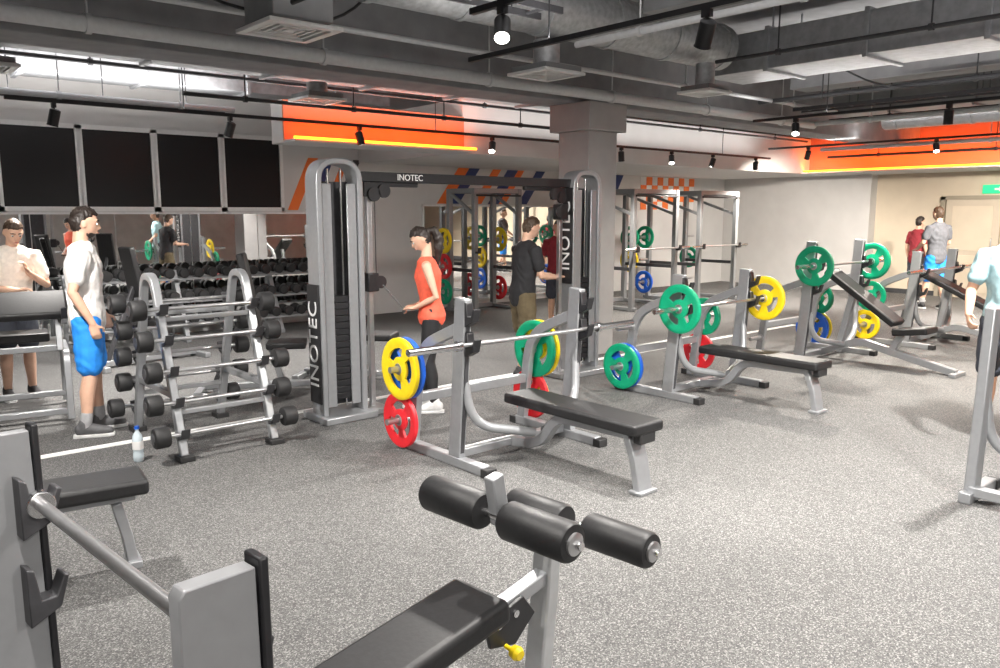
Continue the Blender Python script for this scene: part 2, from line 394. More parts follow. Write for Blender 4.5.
rail('added black light track out of view over the foreground benches',(-.5,1.6,ZR+.06),(8.1,1.6,ZR+.06))  # added out of view to light the near area
rail('added black light track out of view above the left flat bench',(.6,2.0,ZR),(.6,5.6,ZR))  # added beyond the frame so the left side gets more light
rail('added black light track out of view nearest the front wall',(-1.5,-1.6,ZR),(2.6,-1.6,ZR))  # added behind the camera to brighten the near upright and foreground
rail('short added black light track hanging closest to the dark windows',(.4,10.2,3.0),(4.2,10.2,3.0),30)  # added for its strong upward fill on the wall above the windows
def spot(label,x,y,z,energy=220,tilt=(0,0),lit=False,ang=130,col=(1,.955,.90)):
    t=thing('track_spotlight',label,'spotlight',(x,y,z))
    rot=M.Rotation(tilt[0],3,'X')@M.Rotation(tilt[1],3,'Y'); ax=rot@V((0,0,-1)); c0=V((0,0,-.13))
    MB().bar((0,0,-.015),(0,0,-.06),.035,.06).cyl((0,0,-.05),(0,0,-.13),.012,n=10).build('bracket',BLACK,t)
    a=c0-ax*.06; e=c0+ax*.10
    MB().lathe([(.03,0),(.048,.012),(.048,.15),(.052,.16),(.044,.16),(.044,.14)],a,ax,20).build('can',BLACK,t)
    MB().cyl(a+ax*.145,a+ax*.153,.043,n=20).build('lens',LENS,t)
    l=bpy.data.lights.new('spot','SPOT'); l.energy=energy; l.spot_size=R(ang); l.spot_blend=.6; l.shadow_soft_size=.06; l.color=col
    lo=bpy.data.objects.new('spot_lamp',l); COL.objects.link(lo); lo.parent=t
    lo.location=a+ax*.18; lo.rotation_euler=ax.to_track_quat('-Z','Y').to_euler()
for x,y,z,l,tl,E in [
 (3.15,3.62,ZR,'brightly lit black spotlight at the top centre of the ceiling',(-.55,.45),270),
 (4.1,2.9,ZR,'black spotlight right of the lit one on the centre track',(.5,-.3),370),
 (4.1,.2,ZR,'black spotlight at the near end of the centre track',(.2,-.2),320),
 (9.6,5.4,ZR,'lit black spotlight on the track right of the column, farthest',(-.35,.5),360),
 (9.6,3.6,ZR,'black spotlight in the middle of the right track',(.1,-.2),460),
 (9.6,1.6,ZR,'black spotlight on the right track near the frame edge',(-.1,-.2),420),
 (14,7.6,ZR,'black spotlight on the far track nearest the soffit corner',(.5,-.45),560),
 (14,5.4,ZR,'lit black spotlight second on the far track',(-.3,.45),330),
 (14,4.3,ZR,'small black spotlight between the lit one and the third on far track',(.25,-.6),700),
 (14,3.0,ZR,'black spotlight third on the far track, below the orange soffit',(.2,-.5),600),
 (14,1.2,ZR,'black spotlight on the far track at the right frame edge',(.2,-.2),400),
 (3.6,8.6,2.78,'black spotlight in front of the dark windows',(.3,.2),360),
 (5.2,8.6,2.78,'black spotlight under the glowing left soffit',(-.1,-.2),260),
 (7.3,8.6,2.78,'lit black spotlight at the right end of the left light strip',(-.45,.45),260),
 (10,8.6,2.78,'black spotlight on the soffit track just past the column',(.1,-.2),320),
 (11.3,8.6,2.78,'lit second black spotlight on the soffit track past the column',(-.4,.4),130),
 (12.5,8.6,2.78,'black spotlight on the soffit track above the power racks',(.2,.2),340),
 (13.9,8.6,2.78,'black spotlight at the far end of the soffit track',(.2,-.3),330),
 (1.9,8.6,2.78,'black spotlight at the left frame edge by the windows',(.2,.2),400),
 (.2,1.6,ZR+.06,'added black spotlight out of view above the foreground bench',(.0,.1),170),  # this and the next two are added fill for the near floor
 (2.6,1.6,ZR+.06,'second added black spotlight out of view above the foreground',(.1,-.2),280),
 (6.4,1.6,ZR+.06,'added black spotlight out of view above the right foreground floor',(.1,.0),640),
 (.6,5.1,ZR,'added black spotlight on the left bench track, nearer the mirrors',(.35,-.4),380),  # added pair that lifts the man in white and the left benches
 (.6,3.0,ZR,'added black spotlight on the left bench track, nearer the foreground',(.2,-.3),110),
 (-.2,-1.6,ZR,'added black spotlight on the track nearest the front wall, left one',(.6,-.1),190),  # both front wall spots are added foreground fill
 (2.2,-1.6,ZR,'added black spotlight on the track nearest the front wall, right one',(.5,-.1),200)]:
    spot(l,x,y,z,E,tl,ang=105 if abs(y-8.6)<.01 else 130,col=(1,.92,.82) if x>9 else (1,.955,.90))
# ---------------------------------------------------------------- weights
def plate(label,col,Rr,loc,rot=0,th=.036,ang=0):
    k=Rr/.225; rs=[.026,.05,.088*k,.152*k,.19*k,.218*k,Rr]; hs=[1,1,.5,.5,1,1,.7]; n=48; vs=[];fs=[]
    for sgn in(-1,1):
        for r,h in zip(rs,hs):
            for q in range(n):
                a=2*PI*q/n+ang; vs.append((sgn*h*th/2,r*math.cos(a),r*math.sin(a)))
    L=len(rs); idx=lambda s,j,q:(s*L+j)*n+q%n
    hole=lambda j,q: j==2 and (q%16) in range(3,14)
    for j in range(L-1):
        for q in range(n):
            if hole(j,q):
                if not hole(j,q-1): fs.append((idx(0,j,q),idx(0,j+1,q),idx(1,j+1,q),idx(1,j,q)))
                if not hole(j,q+1): fs.append((idx(0,j,q+1),idx(0,j+1,q+1),idx(1,j+1,q+1),idx(1,j,q+1)))
                fs.append((idx(0,j,q),idx(0,j,q+1),idx(1,j,q+1),idx(1,j,q))); fs.append((idx(0,j+1,q),idx(0,j+1,q+1),idx(1,j+1,q+1),idx(1,j+1,q)))
            else:
                fs.append((idx(0,j,q),idx(0,j,q+1),idx(0,j+1,q+1),idx(0,j+1,q))); fs.append((idx(1,j,q),idx(1,j,q+1),idx(1,j+1,q+1),idx(1,j+1,q)))
    for q in range(n):
        fs.append((idx(0,0,q),idx(0,0,q+1),idx(1,0,q+1),idx(1,0,q))); fs.append((idx(0,L-1,q),idx(0,L-1,q+1),idx(1,L-1,q+1),idx(1,L-1,q)))
    o=MB().add(vs,fs).build('weight_plate',col)
    tag(o,label,'weight plate','colour weight plates',loc); o.rotation_euler=(0,0,rot)
    hb=MB()
    for sgn in(-1,1): hb.lathe([(.027,sgn*th*.4),(.027,sgn*(th/2+.003)),(.042,sgn*(th/2+.003)),(.042,sgn*th*.4)],(0,0,0),(1,0,0),24)
    hb.build('hub_ring',STEEL,o)
    return o
def barbell(label,loc,rot=0,Ls=1.31,sl=.42,r=.0145):
    t=thing('barbell',label,'barbell',loc,rot,'olympic barbells')
    MB().cyl((-Ls/2,0,0),(Ls/2,0,0),r,n=16).build('shaft',STEEL,t)
    for s in(-1,1):
        MB().cyl((s*Ls/2,0,0),(s*(Ls/2+.035),0,0),.037,n=20).build('collar',CHROME,t,.003)
        MB().cyl((s*(Ls/2+.035),0,0),(s*(Ls/2+sl),0,0),.0245,n=20).build('sleeve',CHROME,t,.003)
    return t
# ---------------------------------------------------------------- bench press stations
def hook(s,W,z,t,yb,m=BLACK):
    y=yb; poly=[(0,y+.05,z-.09),(0,y-.03,z-.05),(0,y-.055,z+.035),(0,y-.04,z+.04),(0,y-.018,z-.016),(0,y+.018,z-.018),(0,y+.03,z+.07),(0,y+.05,z+.08)]
    MB().prism([(s*W-.03,b,c) for a,b,c in poly],(.06,0,0)).build('bar_hook',m,t,.004)
def station(label,loc,rot,W=.55,H=1.18,rear=True,incline=0,barz=.88,cat='bench',offw=.0):
    t=thing('bench_press_station',label,cat,loc,rot,'bench press stations')
    for s in(-1,1):
        MB().sweep([(s*W,.08,.03),(s*W,.03,.6),(s*W,-.01,H)],.06,.12,(1,0,0)).build('upright',SILVER,t,.008)
        MB().sweep([(s*W,.018,.1),(s*W,-.032,.6),(s*W,-.066,H-.03)],.03,.012,(1,0,0)).build('upright_guard',DGREY,t)
        yb=-.115
        hook(s,W,barz,t,yb)
        hook(s,W,barz+.2 if not incline else barz-.25,t,yb+.008)
        MB().sweep([(s*W,.66 if rear else .2,.035),(s*W,-.25,.035)],.07,.07,(1,0,0)).build('base_runner',SILVER,t,.008)
        MB().box((s*W,-.27,.03),(.09,.07,.06)).build('rubber_foot',RUBBER,t,.006)
        if rear:
            MB().box((s*W,.68,.03),(.09,.07,.06)).build('rubber_foot',RUBBER,t,.006)
            MB().sweep(fillet([(s*W,.6,.05),(s*W,.5,.78),(s*W,.02,.98)],.22,8),.055,.08,(1,0,0)).build('rear_strut',SILVER,t,.006)
            for z in(.64,.25):
                yy=.6-.1*(z-.05)/.73
                MB().cyl((s*(W+.02),yy,z),(s*(W+.25),yy,z),.0235,n=18).cyl((s*(W+.02),yy,z),(s*(W+.032),yy,z),.04,n=18).build('plate_peg',STEEL,t)
        MB().tube(fillet([(s*W,.0,.66),(s*W*.92,-.05,.30),(s*.05,-.18,.20)],.3,8),.032,14).build('curved_brace',SILVER,t)
    MB().box((0,.12,.07),(2*W,.07,.06)).build('crossbar',SILVER,t,.006)
    if rear: MB().box((0,.56,.4),(2*W,.06,.07)).build('crossbar',SILVER,t,.006)
    if not incline:
        MB().sweep(fillet([(0,.12,.06),(0,-.22,.12),(0,-.36,.345),(0,-1.12,.365)],.15,6),.07,.07,(1,0,0)).build('spine',SILVER,t,.006)
        MB().box((0,-.56,.425),(.29,1.22,.075)).build('pad',PAD,t,.022,4)
        MB().sweep([(0,-1.02,.385),(0,-1.09,.2),(0,-1.13,.0)],.13,.05,(1,0,0)).box((0,-1.13,.012),(.17,.1,.024)).build('bench_leg',SILVER,t,.006)
        MB().box((0,-1.13,.36),(.15,.06,.07)).build('leg_cap',RUBBER,t,.01)
    else:
        a=R(incline); L=1.0; y0=-.78; z0=.50
        c=V((0,y0+math.cos(a)*L/2,z0+math.sin(a)*L/2))
        MB().sweep(fillet([(0,.12,.06),(0,-.35,.26),(0,-1.42,.03)],.1,4),.08,.08,(1,0,0)).build('spine',SILVER,t,.006)
        MB().sweep([(0,-.72,.17),(0,-.82,.38)],.07,.07,(1,0,0)).build('seat_post',SILVER,t,.006)
        MB().sweep([(0,-.10,.1),(0,c.y+.12,c.z+.03)],.07,.07,(1,0,0)).build('back_post',SILVER,t,.006)
        MB().box(c,(.29,L,.075),M.Rotation(a,3,'X')).build('back_pad',PAD,t,.02,4)
        MB().box((0,-.96,.44),(.32,.38,.075),M.Rotation(R(-8),3,'X')).build('seat_pad',PAD,t,.02,4)
        MB().box((0,-1.43,.02),(.30,.07,.04)).build('rear_foot',SILVER,t,.006)
    return t
G=(3.85,4.2)
station('silver flat bench press station with black pad in the centre of the gym',(G[0],G[1],0),0)
barbell('empty steel barbell racked on the centre bench press',(G[0],G[1]-.115,.88))
plate('yellow plate outermost on the left upper peg of the centre bench',YEL,.225,(G[0]-.71,G[1]+.52,.64))
plate('blue plate behind the yellow one on the centre bench left peg',BLU,.225,(G[0]-.66,G[1]+.52,.64),ang=.4)
plate('red plate on the left lower peg of the centre bench',RED,.205,(G[0]-.68,G[1]+.573,.25),ang=.3)
plate('green plate on the right upper peg of the centre bench',GRN,.235,(G[0]+.61,G[1]+.52,.64),ang=.2)
plate('yellow plate just behind the green one on the centre bench right peg',YEL,.235,(G[0]+.66,G[1]+.52,.64),ang=.7)
plate('red plate on the right lower peg of the centre bench',RED,.205,(G[0]+.62,G[1]+.573,.25))
plate('second yellow plate, small, behind the red one on the lower right peg',YEL,.16,(G[0]+.665,G[1]+.573,.25))
Hh=(6.63,4.5)
station('silver flat bench press station right of the column with loaded bar',(Hh[0],Hh[1],0),0)
barbell('barbell loaded with a green and a yellow plate',(Hh[0]+.03,Hh[1]-.115,.88))
plate('large green plate on the left end of the loaded barbell',GRN,.225,(Hh[0]-.68,Hh[1]-.115,.88),ang=.2)
plate('yellow plate on the right end of the loaded barbell',YEL,.225,(Hh[0]+.74,Hh[1]-.115,.88),ang=.5)
plate('green plate low on the left pegs of the second bench press',GRN,.225,(Hh[0]-.66,Hh[1]+.573,.25),ang=.1)
plate('blue plate beside the low green one on the second bench press',BLU,.225,(Hh[0]-.61,Hh[1]+.573,.25),ang=.6)
plate('green plate on the right upper peg of the second bench press',GRN,.2,(Hh[0]+.62,Hh[1]+.52,.64))
plate('red plate on the right lower peg of the second bench press',RED,.2,(Hh[0]+.62,Hh[1]+.573,.25))
I=(9.25,4.6)
station('silver incline bench press station with black pad at right rear',(I[0],I[1],0),0,W=.58,H=1.42,incline=34,barz=1.15)
barbell('barbell with two green plates racked on the incline bench',(I[0],I[1]-.115,1.15))
plate('green plate on the left end of the incline bench barbell',GRN,.225,(I[0]-.71,I[1]-.115,1.15),ang=.3)
plate('green plate on the right end of the incline bench barbell',GRN,.225,(I[0]+.71,I[1]-.115,1.15),ang=.1)
plate('blue plate low on the right peg of the incline bench',BLU,.225,(I[0]+.64,I[1]+.573,.25),ang=.5)
plate('yellow plate just outside the blue one on the incline bench',YEL,.225,(I[0]+.72,I[1]+.573,.25))
plate('small green plate on the upper right peg of the incline bench',GRN,.2,(I[0]+.66,I[1]+.52,.64))
J=(11.4,4.3)
station('farthest silver incline bench station beside the beige wall area',(J[0],J[1],0),0,W=.58,H=1.25,incline=26,barz=1.0)
barbell('empty barbell on the farthest incline bench',(J[0],J[1]-.115,1.0))
plate('green plate on the left upper peg of the farthest incline bench',GRN,.2,(J[0]-.66,J[1]+.52,.64))
plate('yellow plate on the lower left peg of the farthest bench',YEL,.2,(J[0]-.66,J[1]+.573,.25),ang=.5)
station('silver bench press rack cut off by the right frame edge',(5.36,1.12,0),R(90),rear=False)
# foreground decline station
DC=V((.39,1.835,0)); DROT=R(95)
def decline():
    t=thing('decline_bench_station','foreground decline bench with black pad, leg rollers and silver uprights','bench',DC,DROT,'bench press stations')
    W=.605; XO=-.03
    for s in(-1,1):
        pr=[(.065,.03),(.06,1.15),(.05,1.165),(-.072,1.165),(-.085,.03)]
        MB().prism([(s*W-.02,a,b) for a,b in pr],(.04,0,0)).build('upright_plate',PLATEG,t,.003)
        MB().sweep([(s*W,-.093,.05),(s*W,-.085,1.0),(s*W,-.084,1.18)],.055,.018,(1,0,0)).build('edge_trim',BLACK,t,.004)
        hook(s,W-.05,.97,t,-.07,DGREY); hook(s,W-.05,.72,t,-.07,DGREY)
        MB().box((s*W,-.05,.03),(.09,.8,.06)).build('base_runner',SILVER,t,.008)
    MB().box((0,.05,.06),(2*W,.08,.06)).build('crossbar',SILVER,t,.008)
    MB().box((0,.04,.35),(2*W,.05,.1)).build('crossbar',SILVER,t,.008)
    MB().sweep(fillet([(XO,.08,.08),(XO,-1.0,.10),(XO,-1.50,.06)],.1,4),.09,.09,(1,0,0)).build('spine',SILVER,t,.008)
    MB().sweep([(XO,-.3,.12),(XO,-.3,.30)],.07,.07,(1,0,0)).build('pad_post',SILVER,t,.006)
    MB().sweep([(XO,-.95,.1),(XO,-.98,.40)],.07,.07,(1,0,0)).build('pad_post',SILVER,t,.006)
    MB().sweep([(XO,-.12,.29),(XO,-1.12,.435)],.12,.045,(1,0,0)).build('pad_frame',DGREY,t,.006)
    a=math.atan2(.145,1.0)
    MB().box((XO-.012,-.64,.42),(.255,1.10,.085),M.Rotation(-a,3,'X')).build('pad',PAD,t,.025,4)
    MB().sweep([(XO,-1.46,.06),(XO,-1.50,.40),(XO,-1.52,.66)],.085,.06,(1,0,0)).build('roller_post',LSILVER,t,.008)
    MB().sweep([(XO,-1.66,.585),(XO,-1.52,.65),(XO,-1.27,.745),(XO,-1.24,.90)],.045,.055,(1,0,0)).build('roller_arm',SILVER,t,.006)
    MB().bar((XO,-1.10,.40),(XO,-1.49,.47),.055,.05).build('adjuster_tube',SILVER,t,.006)
    X2=XO-.045
    MB().prism([(X2,-1.16,.42),(X2,-1.34,.46),(X2,-1.40,.38),(X2,-1.30,.30),(X2,-1.18,.33)],(.016,0,0)).build('adjuster_bracket',BLACK,t,.004)
    for q in(0,1): MB().cyl((X2+.001,-1.22-.08*q,.40+.012*q),(X2-.005,-1.22-.08*q,.40+.012*q),.013,n=16).build('adjuster_hole',CHROME,t)
    MB().lathe([(.008,0),(.008,.03),(.021,.034),(.025,.055),(.017,.07)],(X2,-1.25,.315),(-1,0,-.1)).build('yellow_knob',YEL,t)
    for yy,zz in((-1.25,.76),(-1.68,.60)):
        MB().cyl((XO-.36,yy,zz),(XO+.36,yy,zz),.014,n=14).build('roller_axle',CHROME,t)
        for s in(-1,1):
            ro=MB().lathe([(.035,0),(.058,.004),(.065,.016),(.065,.264),(.058,.276),(.035,.28)],(XO+s*.05,yy,zz),(s,0,0),28).build('foam_roller',PAD,t)
            MB().lathe([(.0,0),(.036,0),(.036,.008),(.028,.012),(.012,.014)],(XO+s*.33,yy,zz),(s,0,0),24).build('end_cap',STEEL,ro)
decline()
dv=M.Rotation(DROT,3,'Z')@V((0,-.07,.97))
barbell('short barbell racked on the foreground decline bench uprights',DC+dv,DROT+PI,Ls=1.04,sl=.045,r=.0165)
# ---------------------------------------------------------------- plain benches
def flat_bench(label,loc,rot):
    t=thing('flat_bench',label,'bench',loc,rot)
    MB().box((0,0,.43),(1.2,.29,.075)).build('pad',PAD,t,.02,4)
    MB().bar((-.52,0,.365),(.55,0,.365),.06,.055,side=(0,1,0)).build('spine',SILVER,t,.006)
    for s in(-1,1):
        MB().sweep([(s*.46,0,.34),(s*.50,0,.16),(s*.52,0,.0)],.11,.05,(0,1,0)).box((s*.52,0,.02),(.07,.42 if s<0 else .16,.04)).build('leg',SILVER,t,.006)
    return t
flat_bench('flat black bench with silver legs at the left frame edge',(.58,4.16,0),R(-8))
def adjustable(label,loc,rot,ang=80):
    t=thing('adjustable_bench',label,'bench',loc,rot,'adjustable benches')
    MB().bar((0,-.6,.06),(0,.62,.06),.07,.06).box((0,-.6,.03),(.5,.07,.06)).box((0,.62,.03),(.55,.07,.06)).build('base',SILVER,t,.008)
    MB().bar((0,-.15,.06),(0,-.05,.42),.07,.06).build('post',SILVER,t,.006)
    MB().box((0,-.2,.46),(.32,.38,.07)).build('seat_pad',PAD,t,.02,3)
    a=R(ang); L=.85; c=V((0,.05+math.cos(a)*L/2,.52+math.sin(a)*L/2))
    MB().box(c,(.29,L,.07),M.Rotation(a,3,'X')).build('back_pad',PAD,t,.02,3)
    MB().bar((0,.5,.08),(0,.14,.9),.05,.05).build('back_strut',DGREY,t,.006)
adjustable('adjustable bench with upright black back behind the left cable tower',(3.35,7.4,0),R(60))
adjustable('adjustable bench with raised black back between cable tower and woman',(4.35,7.3,0),R(40))
adjustable('adjustable bench with raised back in front of the mirror at left',(2.95,9.7,0),R(100))
# preacher bench
t=thing('preacher_curl_bench','silver preacher curl bench with black arm pad behind man in white','bench',(1.34,7.78,0),R(-10))
for s in(-1,1):
    MB().sweep(fillet([(s*.3,-.42,.03),(s*.3,-.36,.58),(s*.3,.36,.58),(s*.3,.42,.03)],.08,5),.055,.055,(1,0,0)).build('side_frame',SILVER,t,.006)
    MB().sweep([(s*.26,-.30,.6),(s*.26,-.22,.98)],.05,.05,(1,0,0)).build('pad_post',SILVER,t,.006)
for c_ in((0,-.4,.1),(0,.4,.1),(0,0,.58)): MB().box(c_,(.6,.05,.05)).build('crossbar',SILVER,t,.006)
MB().box((0,-.22,.98),(.68,.36,.07),M.Rotation(R(28),3,'X')).build('arm_pad',PAD,t,.02,3)
MB().box((0,.28,.66),(.4,.34,.08)).build('seat_pad',PAD,t,.02,3)
for s in(-1,1): MB().sweep([(s*.3,-.4,.85),(s*.3,-.5,.9),(s*.3,-.52,.98)],.04,.03,(1,0,0)).bar((s*.28,-.28,.85),(s*.3,-.41,.85),.04,.03).build('bar_rest',BLACK,t)
# ---------------------------------------------------------------- barbell A-frame rack
AR=(2.24,6.15)
t=thing('barbell_rack','silver A-frame rack holding short fixed barbells','rack',(AR[0],AR[1],0))
for s in(-1,1):
    x=s*.34
    MB().sweep(fillet([(x,-.52,.03),(x,-.10,1.28),(x,.10,1.28),(x,.52,.03)],.12,7),.06,.055,(1,0,0)).build('side_frame',SILVER,t,.008)
    MB().box((x,0,.45),(.04,.72,.05)).build('side_tie',SILVER,t,.006)
    for sy in(-1,1): MB().box((x,sy*.53,.02),(.11,.12,.04)).build('rubber_foot',RUBBER,t,.006)
for y,z in((-.42,.33),(.42,.33),(-.2,.98),(.2,.98)): MB().bar((-.34,y,z),(.34,y,z),.035,.035,side=(0,1,0)).build('crossbar',SILVER,t,.005)
tiers=[.20,.415,.63,.845,1.06]
def legy(z): return .52-.42*(z-.03)/1.25
for sy in(-1,1):
    for z in tiers:
        y=legy(z)
        for s in(-1,1):
            b=[(0,y+.02,z-.06),(0,y+.10,z-.035),(0,y+.135,z+.04),(0,y+.12,z+.04),(0,y+.09,z-.016),(0,y+.02,z-.03)]
            MB().prism([(s*.34-.03,sy*q,w) for _,q,w in b],(.06,0,0)).build('hook',DGREY,t,.003)
base=thing('fixed_barbell','x','barbell',(0,0,0),0,'short fixed barbells on the rack')
MB().cyl((-.44,0,0),(.44,0,0),.0145,n=14).build('shaft',STEEL,base)
for s in(-1,1):
    h=MB().lathe([(.045,0),(.068,.006),(.074,.016),(.074,.094),(.068,.104),(.045,.11)],(s*.42,0,0),(s,0,0),28).build('head',RUBBER,base)
    MB().lathe([(.03,0),(.04,0),(.04,.006),(.026,.006)],(s*.529,0,0),(s,0,0),24).build('end_ring',DGREY,h)
first=True
for sy,side in((-1,'near'),(1,'far')):
    for z,nm in zip(tiers,('lowest','second lowest','middle','second highest','highest')):
        b=base if first else copy_tree(base); first=False
        b['label']='fixed barbell with round black heads, %s tier on the %s side of rack'%(nm,side)
        b.location=(AR[0]+random.uniform(-.05,.05),AR[1]+sy*(legy(z)+.096),z+.004)
# ---------------------------------------------------------------- dumbbell rack
DR=(4.5,11.2)
t=thing('dumbbell_rack','long three-tier dumbbell rack standing under the mirror','rack',(DR[0],DR[1],0)); DW=4.2
for k in range(4):
    x=-DW/2+.05+k*(DW-.1)/3
    MB().sweep([(x,-.32,.03),(x,.10,.95)],.06,.07,(1,0,0)).box((x,-.02,.03),(.07,.68,.06)).bar((x,.22,.05),(x,.10,.85),.05,.05).build('side_frame',SILVER,t,.006)
tz=[(.24,-.24),(.54,-.10),(.84,.04)]
for z,y in tz:
    MB().box((0,y-.085,z),(DW,.05,.03)).build('shelf_rail',SILVER,t,.004)
    MB().box((0,y+.085,z+.012),(DW,.05,.03)).build('shelf_rail',SILVER,t,.004)
dbl=thing('dumbbell','black round-headed dumbbell lying on the long rack under the mirror','dumbbell',(0,0,0),0,'dumbbells on the long rack')
MB().cyl((0,-.07,0),(0,.07,0),.016,n=14).build('handle',CHROME,dbl)
for s in(-1,1): MB().lathe([(.04,0),(.062,.006),(.068,.016),(.068,.074),(.06,.086),(.035,.09)],(0,s*.055,0),(0,s,0),22).build('head',RUBBER,dbl)
first=True
for z,y in tz:
    for k in range(21):
        b=dbl if first else copy_tree(dbl); first=False
        b.location=(DR[0]-DW/2+.12+k*.198,DR[1]+y,z+.09); b.rotation_euler=(.07,0,0)
# ---------------------------------------------------------------- cable crossover
CX=(4.84,5.98)
t=thing('cable_crossover_machine','tall silver cable crossover machine with two towers and black top beam','cable machine',(CX[0],CX[1],0))
for sx in(-1,1):
    x=sx*1.48
    tw=MB().sweep(fillet([(x-.19,0,.04),(x-.19,0,2.16),(x+.19,0,2.16),(x+.19,0,.04)],.17,8),.20,.05,(0,1,0)).build('tower_frame',SILVER,t,.01)
    for q in(-.115,.115): MB().box((x+q,-.07,1.05),(.085,.02,1.86)).build('shroud',SILVER,tw,.006)
    MB().box((x,.08,1.05),(.34,.02,1.9)).build('back_shroud',DGREY,tw)
    ws=MB()
    for k in range(16): ws.box((x,0,.2+.055*k),(.2,.11,.05))
    ws.build('weight_stack',BLACK,tw,.003)
    for q in(-.06,.06): MB().cyl((x+q,0,.1),(x+q,0,2.1),.011,n=10).build('guide_rod',CHROME,tw)
    MB().box((x,0,.03),(.5,.42,.06)).build('base_plate',SILVER,tw,.01)
    zc=.66 if sx<0 else 1.5
    pn=MB().box((x-.224,0,zc),(.014,.19,1.0)).build('side_panel',BLACK,tw,.003)
    text('INOTEC',.2,LETTER,pn,(0,0,1),(-1,0,0),(x-.233,0,zc))
    xp=x-sx*.32
    MB().box((xp,0,1.05),(.045,.045,2.0)).box((xp,0,.03),(.2,.3,.05)).build('pulley_column',STEEL,tw,.004)
    zt=1.15 if sx<0 else 1.75
    tr=MB().box((xp,-.01,zt),(.11,.12,.16)).build('trolley',BLACK,tw,.01)
    MB().lathe([(.02,-.014),(.055,-.014),(.048,0),(.055,.014),(.02,.014)],(xp-sx*.07,-.06,zt),(0,1,0),20).build('pulley',BLACK,tr)
    for q,zz in((.03,1.9),(.13,1.93)): MB().lathe([(.02,-.014),(.06,-.014),(.052,0),(.06,.014),(.02,.014)],(xp-sx*q,-.05,zz),(0,1,0),20).build('pulley',BLACK,tw)
    MB().box((xp-sx*.05,-.02,1.94),(.2,.03,.12)).build('pulley_bracket',BLACK,tw)
    MB().cyl((xp-sx*.03,-.06,1.9),(xp-sx*.03,-.06,zt),.004,n=6).build('cable',BLACK,tw)
bm_=MB().box((0,0,2.045),(2.6,.09,.085)).build('top_beam',BLACK,t,.008)
for q in(-.9,.9): MB().box((q,0,1.985),(.5,.05,.04)).build('grip_bar',BLACK,t,.008)
text('INOTEC',.075,LETTER,bm_,(1,0,0),(0,-1,0),(-.75,-.047,2.045))
# ---------------------------------------------------------------- power racks
def power_rack(label,loc,rot,plates,w=1.2,d=1.2,h=2.15,bar=True):
    t=thing('power_rack',label,'rack',loc,rot,'power racks at the back')
    for sx in(-1,1):
        for sy in(-1,1): MB().bar((sx*w/2,sy*d/2,.0),(sx*w/2,sy*d/2,h),.085,.085).build('upright',SILVER2,t,.006)
        MB().bar((sx*w/2,-d/2,h-.04),(sx*w/2,d/2,h-.04),.06,.08).build('side_beam',SILVER2,t,.006)
        MB().bar((sx*w/2,-d/2-.1,.04),(sx*w/2,d/2+.1,.04),.07,.06).build('side_beam',SILVER2,t,.006)
        MB().bar((sx*w/2,-d/2,.75),(sx*w/2,d/2,.75),.05,.06).build('safety_bar',DGREY,t,.004)
        MB().bar((sx*w/2,-d/2,h-.45),(sx*w/2,d/2,h-.06),.05,.05).build('diagonal_brace',SILVER2,t,.004)
        for z in(.35,.8,1.25):
            MB().cyl((sx*w/2,d/2,z),(sx*(w/2+.28),d/2,z),.0235,n=14).build('plate_peg',STEEL,t)
    for y,z in((-d/2,h-.04),(d/2,h-.04),(d/2,.05)): MB().bar((-w/2,y,z),(w/2,y,z),.06,.08,side=(0,1,0)).build('cross_beam',SILVER2,t,.006)
    MB().tube([(-w/2,-d/2-.05,h-.12),(w/2,-d/2-.05,h-.12)],.017).build('pull_up_bar',BLACK,t)
    for s in(-1,1): MB().prism([(s*w/2-.03,-d/2-.035,1.05),(s*w/2-.03,-d/2-.13,1.05),(s*w/2-.03,-d/2-.14,1.15),(s*w/2-.03,-d/2-.12,1.15),(s*w/2-.03,-d/2-.11,1.085),(s*w/2-.03,-d/2-.035,1.085)],(.06,0,0)).build('bar_hook',BLACK,t)
    for sx,zi,col,lab,rr in plates:
        z=(.35,.8,1.25)[zi]; plate(lab,col,rr,(loc[0]+sx*(w/2+.14),loc[1]+d/2,z),ang=zi)
    if bar: barbell('barbell racked in the '+label[7:],(loc[0],loc[1]-d/2-.095,1.10),Ls=1.31,sl=.25)
power_rack('silver half rack against the mirror behind the woman',(9.15,11.0,0),0,[
 (-1,2,YEL,'yellow plate on the top left peg of the rack behind the woman',.225),(-1,1,RED,'red plate on the middle left peg of the rack behind the woman',.225),(-1,0,GRN,'green plate on the low left peg of the rack behind the woman',.225),
 (1,2,YEL,'yellow plate on the top right peg of the rack behind the woman',.225),(1,0,RED,'red plate on the low right peg of the rack behind the woman',.225)],w=1.0,d=.7,bar=False)
power_rack('silver power rack just right of the column at the back',(11.6,9.75,0),0,[
 (-1,1,YEL,'yellow plate on the left of the rack past the column',.225),(-1,2,GRN,'green plate top left on the rack past the column',.225),(1,2,GRN,'green plate on the right top peg of the rack past the column',.225),(-1,0,BLU,'blue plate low on the rack past the column',.225),(1,1,YEL,'yellow plate on the right middle peg of the rack past the column',.225)])
power_rack('silver power rack farthest away by the back corner',(13.55,9.75,0),0,[
 (-1,2,GRN,'green plate on the farthest power rack, top peg',.225),(-1,0,BLU,'blue plate on the farthest power rack, lowest peg',.225),(1,1,GRN,'green plate on the right side of the farthest power rack',.225)])
